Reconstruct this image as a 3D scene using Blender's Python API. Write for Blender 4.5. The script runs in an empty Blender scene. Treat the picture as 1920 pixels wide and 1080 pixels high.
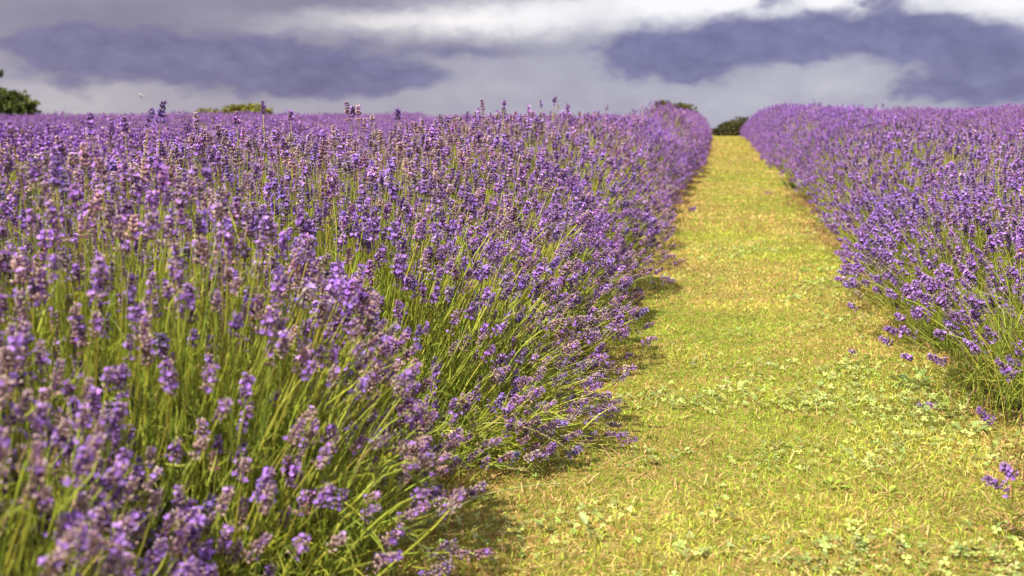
import bpy, math, random
import numpy as np

# ------------------------------------------------------------------ camera, sky, sun, exposure
S = bpy.context.scene
COL = S.collection
R = math.radians
CAM = np.array([0.0, 0.0, 0.9])
PSI, TH = R(12.48), R(8.93)
cd = bpy.data.cameras.new('camera')
cam = bpy.data.objects.new('camera', cd)
COL.objects.link(cam)
cam.location = CAM
cam.rotation_euler = (R(90) - TH, 0, PSI)
cd.sensor_width = 36.0
cd.lens = 35.33
cd.clip_start = 0.02
cd.clip_end = 3000
cd.dof.use_dof = True
cd.dof.focus_distance = 3.35
cd.dof.aperture_fstop = 3.7
S.camera = cam
S.view_settings.view_transform = 'Standard'
S.view_settings.look = 'None'
S.view_settings.gamma = 1.0
S.view_settings.exposure = 1.0
S.cycles.max_bounces = 5
S.cycles.diffuse_bounces = 3
S.cycles.glossy_bounces = 1
S.cycles.transmission_bounces = 3
S.cycles.transparent_max_bounces = 4
S.cycles.sample_clamp_indirect = 4.0

SUN_EL, SUN_AZ = R(56), R(-148)          # azimuth from +Y towards +X: the sun stands high behind the camera's left shoulder
ld = bpy.data.lights.new('sun', 'SUN')
ld.energy = 5.0
ld.angle = R(0.5)
ld.color = (1.0, 0.91, 0.75)
sun = bpy.data.objects.new('sun', ld)
COL.objects.link(sun)
sun.rotation_euler = (R(90) - SUN_EL, 0, -SUN_AZ + math.pi)


def lin(r, g, b):
    f = lambda c: (c / 255 / 12.92) if c / 255 <= 0.04045 else ((c / 255 + 0.055) / 1.055) ** 2.4
    return (f(r), f(g), f(b))


W = bpy.data.worlds.new('World')
S.world = W
W.use_nodes = True
nt = W.node_tree
nt.nodes.clear()
N, L = nt.nodes, nt.links


def math_node(op, a, b=None, c=None, clamp=False):
    n = N.new('ShaderNodeMath')
    n.operation = op
    n.use_clamp = clamp
    for i, v in enumerate((a, b, c)):
        if v is None:
            continue
        if isinstance(v, (int, float)):
            n.inputs[i].default_value = v
        else:
            L.new(v, n.inputs[i])
    return n.outputs[0]


def vec_node(op, a, b=None):
    n = N.new('ShaderNodeVectorMath')
    n.operation = op
    for i, v in enumerate((a, b)):
        if v is None:
            continue
        if isinstance(v, tuple):
            n.inputs[i].default_value = v
        else:
            L.new(v, n.inputs[i])
    return n.outputs['Value'] if op == 'DOT_PRODUCT' else n.outputs['Vector']


def noise_node(vec, scale, detail=5.0, rough=0.55):
    n = N.new('ShaderNodeTexNoise')
    n.inputs['Scale'].default_value = scale
    n.inputs['Detail'].default_value = detail
    n.inputs['Roughness'].default_value = rough
    L.new(vec, n.inputs['Vector'])
    return n.outputs['Fac'], n.outputs['Color']


tc = N.new('ShaderNodeTexCoord')
sx = N.new('ShaderNodeSeparateXYZ')
L.new(tc.outputs['Generated'], sx.inputs[0])
az = math_node('MULTIPLY', math_node('ARCTAN2', sx.outputs[0], sx.outputs[1]), 57.2958)
el = math_node('MULTIPLY', math_node('ARCSINE', sx.outputs[2]), 57.2958)
cx = N.new('ShaderNodeCombineXYZ')
L.new(az, cx.inputs[0])
L.new(el, cx.inputs[1])
sky_deg = cx.outputs[0]                                   # sky direction in degrees
n_vec = vec_node('MULTIPLY', sky_deg, (0.55, 1.0, 1.0))
w1f, w1c = noise_node(n_vec, 0.22, 3.0)
w2f, w2c = noise_node(n_vec, 0.75, 6.0, 0.56)
w3f, w3c = noise_node(vec_node('ADD', vec_node('MULTIPLY', sky_deg, (0.8, 1.3, 1.0)), vec_node('MULTIPLY', w2c, (1.5, 1.5, 0))), 0.8, 6.0, 0.55)
warp = vec_node('MULTIPLY', vec_node('SUBTRACT', w1c, (0.5, 0.5, 0.5)), (3.5, 1.2, 0))
warp2 = vec_node('MULTIPLY', vec_node('SUBTRACT', w2c, (0.5, 0.5, 0.5)), (2.6, 1.5, 0))
p = vec_node('ADD', vec_node('ADD', sky_deg, warp), warp2)
LIGHT = [  # azimuth, elevation, half width, half height (degrees), lightness
    (-17.2, 5.75, 8.5, 0.62, 0.36), (-11.0, 6.4, 6.0, 0.85, 0.30), (-2.6, 7.0, 5.2, 0.95, 0.55), (5.5, 7.0, 5.0, 0.8, 0.55),
    (12.8, 6.4, 3.4, 1.5, 0.50), (-35.9, 1.6, 3.8, 1.1, 0.12), (-13.8, 2.4, 5.0, 1.2, 0.04), (-33.0, 5.8, 10.0, 1.6, -0.26),
    (-22.4, 6.95, 6.0, 0.40, -0.22), (-15.7, 4.5, 6.0, 0.4, -0.16), (4.6, 2.6, 3.5, 0.9, 0.10), (-0.4, 1.35, 4.0, 0.95, 0.08),
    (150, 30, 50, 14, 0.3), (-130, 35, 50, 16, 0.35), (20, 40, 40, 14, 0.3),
]
DARK = [
    (-28.8, 3.6, 9.8, 1.65, 0.95), (-20.2, 2.8, 4.2, 0.85, 0.75), (-34.5, 4.3, 4.5, 0.9, 0.45), (-14.5, 4.35, 3.5, 0.38, 0.40),
    (-5.6, 4.3, 2.4, 1.0, 0.85), (-3.0, 3.25, 2.6, 0.8, 0.80), (0.8, 4.75, 4.6, 1.25, 0.95), (6.8, 5.0, 4.6, 1.15, 0.85),
    (12.0, 3.6, 3.8, 1.5, 0.85), (8.5, 2.1, 3.0, 0.6, 0.35), (12.8, 1.8, 3.2, 0.8, 0.60), (4.2, 2.75, 2.6, 0.65, -0.55), (1.9, 7.0, 1.1, 0.6, 0.55), (7.0, 6.9, 1.3, 0.6, 0.55),
    (60, 20, 30, 7, 0.8), (-90, 15, 25, 7, 0.8), (-10, 22, 40, 6, 0.6), (110, 28, 25, 8, 0.7),
]


def blobs(table, start):
    f = None
    for a, e, ra, re_, amp in table:
        d = vec_node('MULTIPLY', vec_node('SUBTRACT', p, (a, e, 0)), (1 / ra, 1 / re_, 0))
        q = math_node('POWER', 2.71828, math_node('MULTIPLY', vec_node('DOT_PRODUCT', d, d), -1.0))
        f = math_node('MULTIPLY_ADD', q, amp, start if f is None else f)
    return f


field = blobs(LIGHT, 0.50)
field = math_node('MULTIPLY_ADD', math_node('SUBTRACT', w2f, 0.5), 0.16, field)
field = math_node('MULTIPLY_ADD', math_node('SUBTRACT', w3f, 0.5), 0.14, field)
cr = N.new('ShaderNodeValToRGB')
L.new(field, cr.inputs[0])
els = cr.color_ramp.elements
els[0].position = 0.15
els[0].color = (*lin(128, 124, 156), 1)
els[1].position = 0.98
els[1].color = (*lin(251, 250, 253), 1)
for pos, c in ((0.36, (150, 147, 172)), (0.52, (172, 171, 190)), (0.68, (200, 199, 211)), (0.84, (230, 229, 236))):
    x = els.new(pos)
    x.color = (*lin(*c), 1)
mass = blobs(DARK, 0.0)
mass = math_node('MULTIPLY_ADD', math_node('SUBTRACT', w2f, 0.5), 0.75, mass)
mass = math_node('MULTIPLY_ADD', math_node('SUBTRACT', w3f, 0.5), 0.65, mass)
sm_ = N.new('ShaderNodeMapRange')
sm_.interpolation_type = 'SMOOTHSTEP'
L.new(mass, sm_.inputs[0])
sm_.inputs[1].default_value, sm_.inputs[2].default_value = 0.14, 0.68
sm_.inputs[3].default_value, sm_.inputs[4].default_value = 0.0, 0.94
cd_ = N.new('ShaderNodeValToRGB')
L.new(math_node('MULTIPLY_ADD', math_node('SUBTRACT', w3f, 0.5), 1.2, w1f), cd_.inputs[0])
ce = cd_.color_ramp.elements
ce[0].position, ce[0].color = 0.25, (*lin(103, 100, 146), 1)
ce[1].position, ce[1].color = 0.80, (*lin(128, 126, 170), 1)
mixd = N.new('ShaderNodeMix')
mixd.data_type = 'RGBA'
L.new(sm_.outputs[0], mixd.inputs[0])
L.new(cr.outputs[0], mixd.inputs[6])
L.new(cd_.outputs[0], mixd.inputs[7])
# the left of the sky is a little warmer than the right
mixw = N.new('ShaderNodeMix')
mixw.data_type = 'RGBA'
mixw.blend_type = 'MULTIPLY'
mr = N.new('ShaderNodeMapRange')
L.new(az, mr.inputs[0])
mr.inputs[1].default_value = -4
mr.inputs[2].default_value = -30
L.new(mr.outputs[0], mixw.inputs[0])
L.new(mixd.outputs[2], mixw.inputs[6])
mixw.inputs[7].default_value = (1.0, 0.94, 0.88, 1)
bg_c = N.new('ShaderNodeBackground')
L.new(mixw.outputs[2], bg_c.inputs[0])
up = N.new('ShaderNodeMapRange')                          # cloud above the view, brightened to fill the shadows
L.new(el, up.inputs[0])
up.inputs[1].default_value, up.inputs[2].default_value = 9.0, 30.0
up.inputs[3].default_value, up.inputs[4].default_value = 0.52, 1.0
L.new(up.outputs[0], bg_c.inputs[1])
sky = N.new('ShaderNodeTexSky')
sky.sky_type = 'NISHITA'
sky.sun_disc = False
sky.sun_elevation = SUN_EL
sky.sun_rotation = SUN_AZ
bg_s = N.new('ShaderNodeBackground')
L.new(sky.outputs[0], bg_s.inputs[0])
bg_s.inputs[1].default_value = 0.06
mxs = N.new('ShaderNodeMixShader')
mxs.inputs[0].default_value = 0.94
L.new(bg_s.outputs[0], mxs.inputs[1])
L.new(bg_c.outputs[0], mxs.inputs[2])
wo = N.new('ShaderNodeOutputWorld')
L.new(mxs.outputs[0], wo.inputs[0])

# ------------------------------------------------------------------ helpers
rng = np.random.default_rng(7)


def g(y):
    """height of the field: flat near the camera, rising gently to a crest about 42 m away"""
    y = np.asarray(y, float)
    t = np.clip((y - 10.0) / 34.0, 0, 1)
    z = 0.60 * t * t * (3 - 2 * t)
    return z - 0.35 * np.clip((y - 47) / 40.0, 0, 1) ** 2


def off(y):
    """the rows and the path between them bend slowly to the left far away"""
    return -0.42 * (np.clip(np.asarray(y, float) - 14, 0, 60) / 26) ** 1.5


def norm(v):
    return v / np.maximum(np.linalg.norm(v, axis=-1, keepdims=True), 1e-9)


class MB:
    """gathers triangles with a colour per vertex; build() links them as one mesh object"""

    def __init__(self):
        self.v, self.f, self.c, self.n = [], [], [], 0

    def add(self, v, f, c):
        v = np.asarray(v, np.float32).reshape(-1, 3)
        f = np.asarray(f, np.int32).reshape(-1, 3)
        c = np.broadcast_to(np.asarray(c, np.float32), v.shape)
        self.v.append(v)
        self.f.append(f + self.n)
        self.c.append(c)
        self.n += len(v)
        return self

    def mesh(self, name, mat, smooth=True):
        me = bpy.data.meshes.new(name)
        v, f, c = np.concatenate(self.v), np.concatenate(self.f), np.concatenate(self.c)
        me.vertices.add(len(v))
        me.vertices.foreach_set('co', np.ascontiguousarray(v, np.float32).ravel())
        me.loops.add(len(f) * 3)
        me.loops.foreach_set('vertex_index', np.ascontiguousarray(f, np.int32).ravel())
        me.polygons.add(len(f))
        me.polygons.foreach_set('loop_start', np.arange(0, len(f) * 3, 3, dtype=np.int32))
        at = me.attributes.new('Col', 'FLOAT_COLOR', 'POINT')
        at.data.foreach_set('color', np.concatenate([c, np.ones((len(c), 1), np.float32)], 1).astype(np.float32).ravel())
        me.update(calc_edges=True)
        if not smooth:
            me.shade_flat()
        me.materials.append(mat)
        return me

    def build(self, name, mat, parent=None, smooth=True, **props):
        o = bpy.data.objects.new(name, self.mesh(name, mat, smooth))
        COL.objects.link(o)
        if parent is not None:
            o.parent = parent
        for k, val in props.items():
            o[k] = val
        return o


def empty(name, loc, label, cat, group=None):
    o = bpy.data.objects.new(name, None)
    o.empty_display_size = 0.1
    COL.objects.link(o)
    o.location = loc
    o['label'] = label
    o['category'] = cat
    if group:
        o['group'] = group
    return o


def instances(proto, M, pos, tint=None):
    """copies of a small (verts, faces, colours) shape under K matrices"""
    V, F, C = proto
    K, n = len(pos), len(V)
    v = np.einsum('kij,nj->kni', M, V) + pos[:, None, :]
    f = F[None] + (np.arange(K) * n)[:, None, None]
    c = np.broadcast_to(C[None], (K, n, 3))
    if tint is not None:
        c = c * tint[:, None, :]
    return v.reshape(-1, 3), f.reshape(-1, 3), c.reshape(-1, 3)


def frame_to(d, spin, scale):
    """matrices that turn +Z to d"""
    d = norm(d)
    up = np.where(np.abs(d[:, 2:3]) > 0.95, np.array([[1.0, 0, 0]]), np.array([[0, 0, 1.0]]))
    x = norm(np.cross(up, d))
    y = np.cross(d, x)
    c, s = np.cos(spin)[:, None], np.sin(spin)[:, None]
    return np.stack([c * x + s * y, -s * x + c * y, d], axis=2) * np.asarray(scale).reshape(-1, 1, 1)


def bezier(P0, P1, P2, P3, n):
    t = np.linspace(0, 1, n)[None, :, None]
    return ((1 - t) ** 3) * P0[:, None] + 3 * t * (1 - t) ** 2 * P1[:, None] + 3 * t * t * (1 - t) * P2[:, None] + t ** 3 * P3[:, None]


def tubes(P, rad, col, sides=3):
    """P (K,S,3) centre lines; rad (S,) or (K,S); col (K,S,3)"""
    K, n, _ = P.shape
    T = norm(np.gradient(P, axis=1))
    a = norm(np.cross(T, np.array([0.31, 0.77, 0.55])))
    b = np.cross(T, a)
    ang = np.arange(sides) * 2 * math.pi / sides
    rad = np.broadcast_to(rad, (K, n))
    ring = a[:, :, None] * np.cos(ang)[None, None, :, None] + b[:, :, None] * np.sin(ang)[None, None, :, None]
    v = P[:, :, None] + ring * rad[:, :, None, None]
    i = np.arange(n - 1)[:, None] * sides
    j = np.arange(sides)[None]
    j2 = (j + 1) % sides
    q = np.stack([np.stack([i + j, i + j2, i + sides + j2], -1), np.stack([i + j, i + sides + j2, i + sides + j], -1)], 2).reshape(-1, 3)
    f = q[None] + (np.arange(K) * n * sides)[:, None, None]
    c = np.repeat(col[:, :, None], sides, 2)
    return v.reshape(-1, 3), f.reshape(-1, 3), c.reshape(-1, 3)


def ribbons(P, width, side, col):
    """flat blades: P (K,S,3), width (K,S), side (K,3), col (K,S,3)"""
    K, n, _ = P.shape
    o = side[:, None] * width[:, :, None] * 0.5
    v = np.stack([P - o, P + o], 2)
    i = np.arange(n - 1) * 2
    q = np.stack([np.stack([i, i + 1, i + 3], -1), np.stack([i, i + 3, i + 2], -1)], 1).reshape(-1, 3)
    f = q[None] + (np.arange(K) * n * 2)[:, None, None]
    c = np.repeat(col[:, :, None], 2, 2)
    return v.reshape(-1, 3), f.reshape(-1, 3), c.reshape(-1, 3)


def plant_material(name, translucent=0.3, rough=0.5, spec=0.25, var=0.25, scale=40.0):
    m = bpy.data.materials.new(name)
    m.use_nodes = True
    t = m.node_tree
    t.nodes.clear()
    at = t.nodes.new('ShaderNodeAttribute')
    at.attribute_name = 'Col'
    tcn = t.nodes.new('ShaderNodeTexCoord')
    nz = t.nodes.new('ShaderNodeTexNoise')
    nz.inputs['Scale'].default_value = scale
    nz.inputs['Detail'].default_value = 3
    t.links.new(tcn.outputs['Object'], nz.inputs['Vector'])
    mp = t.nodes.new('ShaderNodeMapRange')
    mp.inputs[1].default_value, mp.inputs[2].default_value = 0.3, 0.7
    mp.inputs[3].default_value, mp.inputs[4].default_value = 1 - var, 1 + var
    t.links.new(nz.outputs['Fac'], mp.inputs[0])
    mu = t.nodes.new('ShaderNodeVectorMath')
    mu.operation = 'SCALE'
    t.links.new(at.outputs['Color'], mu.inputs[0])
    t.links.new(mp.outputs[0], mu.inputs['Scale'])
    b = t.nodes.new('ShaderNodeBsdfPrincipled')
    b.inputs['Roughness'].default_value = rough
    b.inputs['Specular IOR Level'].default_value = spec
    t.links.new(mu.outputs[0], b.inputs['Base Color'])
    tr = t.nodes.new('ShaderNodeBsdfTranslucent')
    t.links.new(mu.outputs[0], tr.inputs['Color'])
    mx = t.nodes.new('ShaderNodeMixShader')
    mx.inputs[0].default_value = translucent
    t.links.new(b.outputs[0], mx.inputs[1])
    t.links.new(tr.outputs[0], mx.inputs[2])
    ou = t.nodes.new('ShaderNodeOutputMaterial')
    t.links.new(mx.outputs[0], ou.inputs[0])
    return m


M_FLOWER = plant_material('lavender_petal', 0.30, 0.6, 0.15, 0.2, 60)
M_STALK = plant_material('lavender_stalk', 0.38, 0.5, 0.3, 0.2, 30)
M_LEAF = plant_material('lavender_leaf', 0.38, 0.55, 0.25, 0.3, 8)
M_GRASS = plant_material('grass_blade', 0.35, 0.5, 0.2, 0.22, 3.0)
M_STRAW = plant_material('dry_straw', 0.15, 0.6, 0.2, 0.2, 20)
M_CLOVER = plant_material('clover_leaf', 0.3, 0.45, 0.35, 0.2, 30)
M_TREE = plant_material('tree_leaf', 0.2, 0.6, 0.2, 0.35, 1.2)
M_BARK = plant_material('bark', 0.0, 0.9, 0.1, 0.4, 6)
M_BEE = plant_material('bee_fur', 0.0, 0.8, 0.1, 0.15, 300)
M_WING = plant_material('insect_wing', 0.5, 0.3, 0.4, 0.05, 300)

# ------------------------------------------------------------------ ground and path
def ground_material(name, cols, scales):
    m = bpy.data.materials.new(name)
    m.use_nodes = True
    t = m.node_tree
    b = t.nodes['Principled BSDF']
    b.inputs['Roughness'].default_value = 0.95
    b.inputs['Specular IOR Level'].default_value = 0.1
    tcn = t.nodes.new('ShaderNodeTexCoord')
    prev = None
    for i, (c, s) in enumerate(zip(cols[1:], scales)):
        nz = t.nodes.new('ShaderNodeTexNoise')
        nz.inputs['Scale'].default_value = s
        nz.inputs['Detail'].default_value = 6
        nz.inputs['Roughness'].default_value = 0.65
        t.links.new(tcn.outputs['Object'], nz.inputs['Vector'])
        r = t.nodes.new('ShaderNodeMapRange')
        r.inputs[1].default_value, r.inputs[2].default_value = 0.42, 0.60
        t.links.new(nz.outputs['Fac'], r.inputs[0])
        mx = t.nodes.new('ShaderNodeMix')
        mx.data_type = 'RGBA'
        t.links.new(r.outputs[0], mx.inputs[0])
        if prev is None:
            mx.inputs[6].default_value = (*cols[0], 1)
        else:
            t.links.new(prev, mx.inputs[6])
        mx.inputs[7].default_value = (*c, 1)
        prev = mx.outputs[2]
    t.links.new(prev, b.inputs['Base Color'])
    nz = t.nodes.new('ShaderNodeTexNoise')
    nz.inputs['Scale'].default_value = 90
    nz.inputs['Detail'].default_value = 6
    t.links.new(tcn.outputs['Object'], nz.inputs['Vector'])
    bp = t.nodes.new('ShaderNodeBump')
    bp.inputs['Strength'].default_value = 0.8
    bp.inputs['Distance'].default_value = 0.02
    t.links.new(nz.outputs['Fac'], bp.inputs['Height'])
    t.links.new(bp.outputs[0], b.inputs['Normal'])
    return m


M_SOIL = ground_material('soil', [(0.10, 0.065, 0.035), (0.20, 0.14, 0.07), (0.07, 0.06, 0.025)], [3.0, 14.0])
M_LAWN = ground_material('mown_turf', [(0.20, 0.18, 0.03), (0.27, 0.19, 0.05), (0.13, 0.14, 0.02), (0.28, 0.21, 0.07)], [1.3, 5.0, 45.0])


def sheet(name, xs, ys, lift, mat):
    X, Y = np.meshgrid(xs, ys)
    Z = g(Y) + lift
    X = X + off(Y) * (name == 'path')
    nx, ny = len(xs), len(ys)
    v = np.stack([X, Y, Z], -1).reshape(-1, 3)
    i = (np.arange(ny - 1)[:, None] * nx + np.arange(nx - 1)[None]).ravel()
    f = np.concatenate([np.stack([i, i + 1, i + nx + 1], -1), np.stack([i, i + nx + 1, i + nx], -1)])
    return MB().add(v, f, (1, 1, 1)).build(name, mat, kind='structure')


ysg = np.concatenate([np.array([-60, -20, -5]), np.linspace(0, 100, 101), np.array([140, 250, 500, 1500])])
sheet('ground', np.array([-1500, -400, -100, -40, -15, -5, 0, 5, 15, 40, 100, 400, 1500.0]), ysg, 0.0, M_SOIL)
sheet('path', np.linspace(-0.86, 0.86, 9), np.linspace(-3, 60, 127), 0.006, M_LAWN)


# ------------------------------------------------------------------ lavender: flower head shapes
VIOLET = np.array([0.40, 0.19, 0.76])
VIOLET_PALE = np.array([0.66, 0.46, 0.92])
CALYX = np.array([0.19, 0.08, 0.29])
CALYX_TIP = np.array([0.46, 0.29, 0.57])
DRY = np.array([0.19, 0.075, 0.14])
DRY_TIP = np.array([0.92, 0.68, 0.55])


def spindle(base, d, length, r, cb, cm, ct, k=4):
    d = d / np.linalg.norm(d)
    a = np.cross(d, [0.3, 0.5, 0.81])
    a /= np.linalg.norm(a)
    b = np.cross(d, a)
    ang = np.arange(k) * 2 * math.pi / k
    ring = base + d * length * 0.62 + (np.cos(ang)[:, None] * a + np.sin(ang)[:, None] * b) * r
    v = np.vstack([base, ring, base + d * length])
    f = []
    for i in range(k):
        j = (i + 1) % k
        f += [(0, 1 + j, 1 + i), (k + 1, 1 + i, 1 + j)]
    c = np.vstack([cb, np.repeat(cm[None], k, 0), ct])
    return v, np.array(f), c


def corolla(r, tip, d, size, col):
    """small two-lipped flower of five lobes"""
    d = d / np.linalg.norm(d)
    a = np.cross(d, [0.2, 0.4, 0.9])
    a /= np.linalg.norm(a)
    b = np.cross(d, a)
    V, F, C = [tip - d * size * 0.35], [], [col * 0.55]
    for i in range(5):
        t = i * 2 * math.pi / 5 + r.uniform(-0.2, 0.2)
        u = np.cos(t) * a + np.sin(t) * b
        w = -np.sin(t) * a + np.cos(t) * b
        s = size * r.uniform(0.8, 1.15)
        k = len(V)
        V += [tip + u * s * 0.55 - w * s * 0.34, tip + u * s * 1.0 + d * s * r.uniform(-0.25, 0.25), tip + u * s * 0.55 + w * s * 0.34]
        cc = col * r.uniform(0.85, 1.2)
        C += [cc, cc * 1.1, cc]
        F += [(0, k, k + 1), (0, k + 1, k + 2)]
    return np.array(V), np.array(F), np.array(C)


def head_shape(seed, lod, fade):
    """a lavender spike along +Z: whorls of calyces, some with an open flower"""
    r = np.random.default_rng(seed)
    Ls = r.uniform(0.032, 0.056)
    nw = {0: int(r.integers(5, 7)), 1: 5, 2: 3}[lod]
    per = {0: 8, 1: 6, 2: 4}[lod]
    parts = []
    gap = r.random() < 0.45
    for w in range(nw):
        t = w / (nw - 1)
        z = Ls * (0.12 + 0.80 * t)
        if w == 0:
            z = -Ls * r.uniform(0.12, 0.30) if gap else 0.0
        n = per if t < 0.8 else max(3, per - 2)
        if w == 0 and gap:
            n = max(3, per - 3)
        ln = (0.0150 - 0.0045 * t) * {0: 1, 1: 1.15, 2: 1.7}[lod]
        for i in range(n):
            th = i * 2 * math.pi / n + w * 0.6 + r.uniform(-0.3, 0.3)
            tilt = r.uniform(0.6, 1.3) * (1 - 0.40 * t)
            d = np.array([math.cos(th) * math.sin(tilt), math.sin(th) * math.sin(tilt), math.cos(tilt)])
            base = np.array([math.cos(th) * 0.002, math.sin(th) * 0.002, z + r.uniform(-0.002, 0.002)])
            fl = r.random() < fade * (1.25 - 0.6 * t)
            j = r.uniform(0.75, 1.25)
            cm = (DRY * 0.6 + DRY_TIP * 0.30 if fl else CALYX * 0.8 + CALYX_TIP * 0.14) * j
            ct = (DRY_TIP * r.uniform(0.65, 1.15) if fl else (CALYX_TIP if r.random() < 0.66 else DRY_TIP * 0.85)) * j
            l2 = ln * r.uniform(0.8, 1.15)
            parts.append(spindle(base, d, l2, {0: 0.0026, 1: 0.0032, 2: 0.0055}[lod], (DRY if fl else CALYX) * 0.28, cm, np.minimum(ct * 1.15, 0.9), {0: 4, 1: 3, 2: 3}[lod]))
            if r.random() < (0.26 if not fl else 0.07) and lod < 2:
                parts.append(corolla(r, base + d * l2 * 1.05, d, r.uniform(0.0044, 0.0070) * (1.25 if lod else 1), VIOLET * (1 - 0.6 * r.random() ** 2) + VIOLET_PALE * 0.6 * r.random() ** 2))
            elif lod == 2 and r.random() < 0.55:
                parts[-1] = (parts[-1][0], parts[-1][1], parts[-1][2] * 0.3 + VIOLET * np.array([1.0, 1.0, 0.95]) * r.uniform(0.4, 0.95))
    parts.append(spindle(np.array([0, 0, -0.02 if gap else -0.004]), np.array([0, 0, 1.0]), Ls + 0.012, 0.0022, CALYX, CALYX, CALYX_TIP, 3))
    V, F, C, n = [], [], [], 0
    for v, f, c in parts:
        V.append(v)
        F.append(f + n)
        C.append(c)
        n += len(v)
    return np.vstack(V).astype(np.float32), np.vstack(F).astype(np.int32), np.clip(np.vstack(C), 0, 1).astype(np.float32)


FADES = [0.02, 0.06, 0.12, 0.30, 0.62, 0.92]        # fresh violet ... mostly gone over, tan tipped
HEADS = {lod: [[head_shape(1000 * lod + 10 * i + k, lod, fd) for k in range({0: 5, 1: 4, 2: 4}[lod])] for i, fd in enumerate(FADES)] for lod in (0, 1, 2)}
HEAD_MESH = {}


def head_mesh(lod, i, k):
    if (lod, i, k) not in HEAD_MESH:
        HEAD_MESH[lod, i, k] = MB().add(*HEADS[lod][i][k]).mesh('flower_head', M_FLOWER, smooth=False)
    return HEAD_MESH[lod, i, k]


def mat_euler(M):
    from mathutils import Matrix
    return Matrix([[float(x) for x in row] for row in M])


# ------------------------------------------------------------------ lavender bushes
def project(P):
    """picture coordinates of world points, used only to find which stalks show largest"""
    Fv = np.array([-math.sin(PSI) * math.cos(TH), math.cos(PSI) * math.cos(TH), -math.sin(TH)])
    Rv = np.array([math.cos(PSI), math.sin(PSI), 0])
    Uv = np.cross(Rv, Fv)
    d = P - CAM
    z = d @ Fv
    zz = np.maximum(z, 1e-3)
    return 960 + 1884 * (d @ Rv) / zz, 540 - 1884 * (d @ Uv) / zz, z


BUSHES = []          # dicts: centre, radii, fade and so on; stalks are worked out for all before any is built


def plan_bush(row_x, y, a, b, c, density, fade, label, hue=1.0, extra=()):
    BUSHES.append(dict(x=row_x + float(off(y)), y=y, z=float(g(y)), a=a, b=b, c=c, den=density, fade=fade, label=label, hue=hue, extra=list(extra), low=(-0.08 if y < 3.2 else 0.02) if row_x < 0 else (0.22 if y < 5 else 0.12)))


SMALL_NOISE = [(rng.normal(size=3) * 5.0, rng.uniform(0, 6.28)) for _ in range(14)]


def patch_noise(P):
    s = 0
    for k, ph in SMALL_NOISE:
        s = s + np.sin(P @ k + ph)
    return s / math.sqrt(len(SMALL_NOISE) / 2.0)


def grow(B):
    r = np.random.default_rng(int(abs(B['x'] * 100 + B['y'] * 1000)) + 5)
    area = 2 * math.pi * ((B['a'] * B['b']) ** 1.6 / 3 + (B['a'] * B['c']) ** 1.6 / 3 + (B['b'] * B['c']) ** 1.6 / 3) ** (1 / 1.6)
    n = int(area * B['den'])
    ph = r.uniform(0, 2 * math.pi, n)
    u = r.uniform(0.03, 1.0, n)
    s = np.sqrt(1 - u * u)
    k = 1.0 - 0.30 * r.random(n) ** 2.2 + np.where(r.random(n) < 0.05, r.uniform(0.02, 0.10, n), 0)
    k = k * (1 + 0.05 * np.sin(3 * ph + B['y'] * 5) * s)
    E = np.stack([np.cos(ph) * s * B['a'], np.sin(ph) * s * B['b'], u * B['c']], -1) * k[:, None]
    w = E + np.array([B['x'], B['y'], 0])
    keep = r.random(n) < np.clip(0.72 + 0.30 * patch_noise(w), 0.12, 1)
    keep &= r.random(n) < np.clip((u - B['low']) / 0.20, 0.05 if B['x'] < 0 else 0.0, 1)
    for O in BUSHES:                       # leave out stalks that would stand deep inside a neighbour
        if O is not B and abs(O['x'] - B['x']) < 1 and abs(O['y'] - B['y']) < 2:
            q = (w - np.array([O['x'], O['y'], 0])) / np.array([O['a'], O['b'], O['c']])
            keep &= (q ** 2).sum(1) > 0.72 ** 2
    E, ph, s, u = E[keep], ph[keep], s[keep], u[keep]
    n = len(E)
    outw = norm(np.stack([E[:, 0] / B['a'], E[:, 1] / (B['b'] * 2.2), np.zeros(n)], -1))
    lean = (np.clip(np.abs(E[:, 0]) / B['a'], 0, 1.1) ** 3.0)[:, None]
    d = norm(outw * lean * 1.05 + np.array([0, 0, 1.0]) * (1 - 0.62 * lean) + r.normal(0, 0.13, (n, 3)))
    if B['extra']:
        X = np.array([e[:3] for e in B['extra']]) - np.array([B['x'], B['y'], B['z']])
        D = norm(np.array([e[3:6] for e in B['extra']], float) + r.normal(0, 0.14, X.shape))
        X = X + np.where(X[:, 2:] > 0.6, r.uniform(-0.005, 0.045, (len(X), 1)), 0) * np.array([0, 0, 1])
        E, d, s, u = np.vstack([E, X]), np.vstack([d, D]), np.append(s, np.full(len(X), 0.6)), np.append(u, np.full(len(X), 0.8))
        n = len(E)
    root = np.stack([E[:, 0] * 0.76, E[:, 1] * 0.8, np.full(n, 0.02)], -1) + r.normal(0, 0.05, (n, 3)) * np.array([1, 1, 0])
    h = np.linalg.norm(E - root, axis=1)[:, None]
    p1 = root + norm((E - root) * np.array([0.7, 0.7, 1]) + np.array([0, 0, 0.2])) * h * 0.35
    p2 = E - d * h * 0.33
    P = np.clip(0.5 + 0.5 * patch_noise((E + np.array([B['x'], B['y'], 0])) * 0.6 + 3), 0, 1)
    fi = np.clip((B['fade'] + (0.26 if B['x'] < 0 else 0.12) + 0.6 * (P - 0.5) + r.normal(0, 0.27, n)) * 5.99, 0, 5).astype(int)
    if B['extra']:
        fi[-len(B['extra']):] = [e[6] for e in B['extra']]
    tint = (r.uniform(0.72, 1.28, (n, 1)) * (1 + r.normal(0, 0.06, (n, 3)))) * np.array([1.0 / B['hue'], 1, B['hue']])
    B.update(E=E, d=d, root=root, p1=p1, p2=p2, fi=fi, k=r.integers(0, 4, n), spin=r.uniform(0, 6.28, n), tint=tint, sc=r.uniform(0.78, 1.2, n) * (0.86 if B['y'] < 3.2 else 1.0), r=r)


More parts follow.
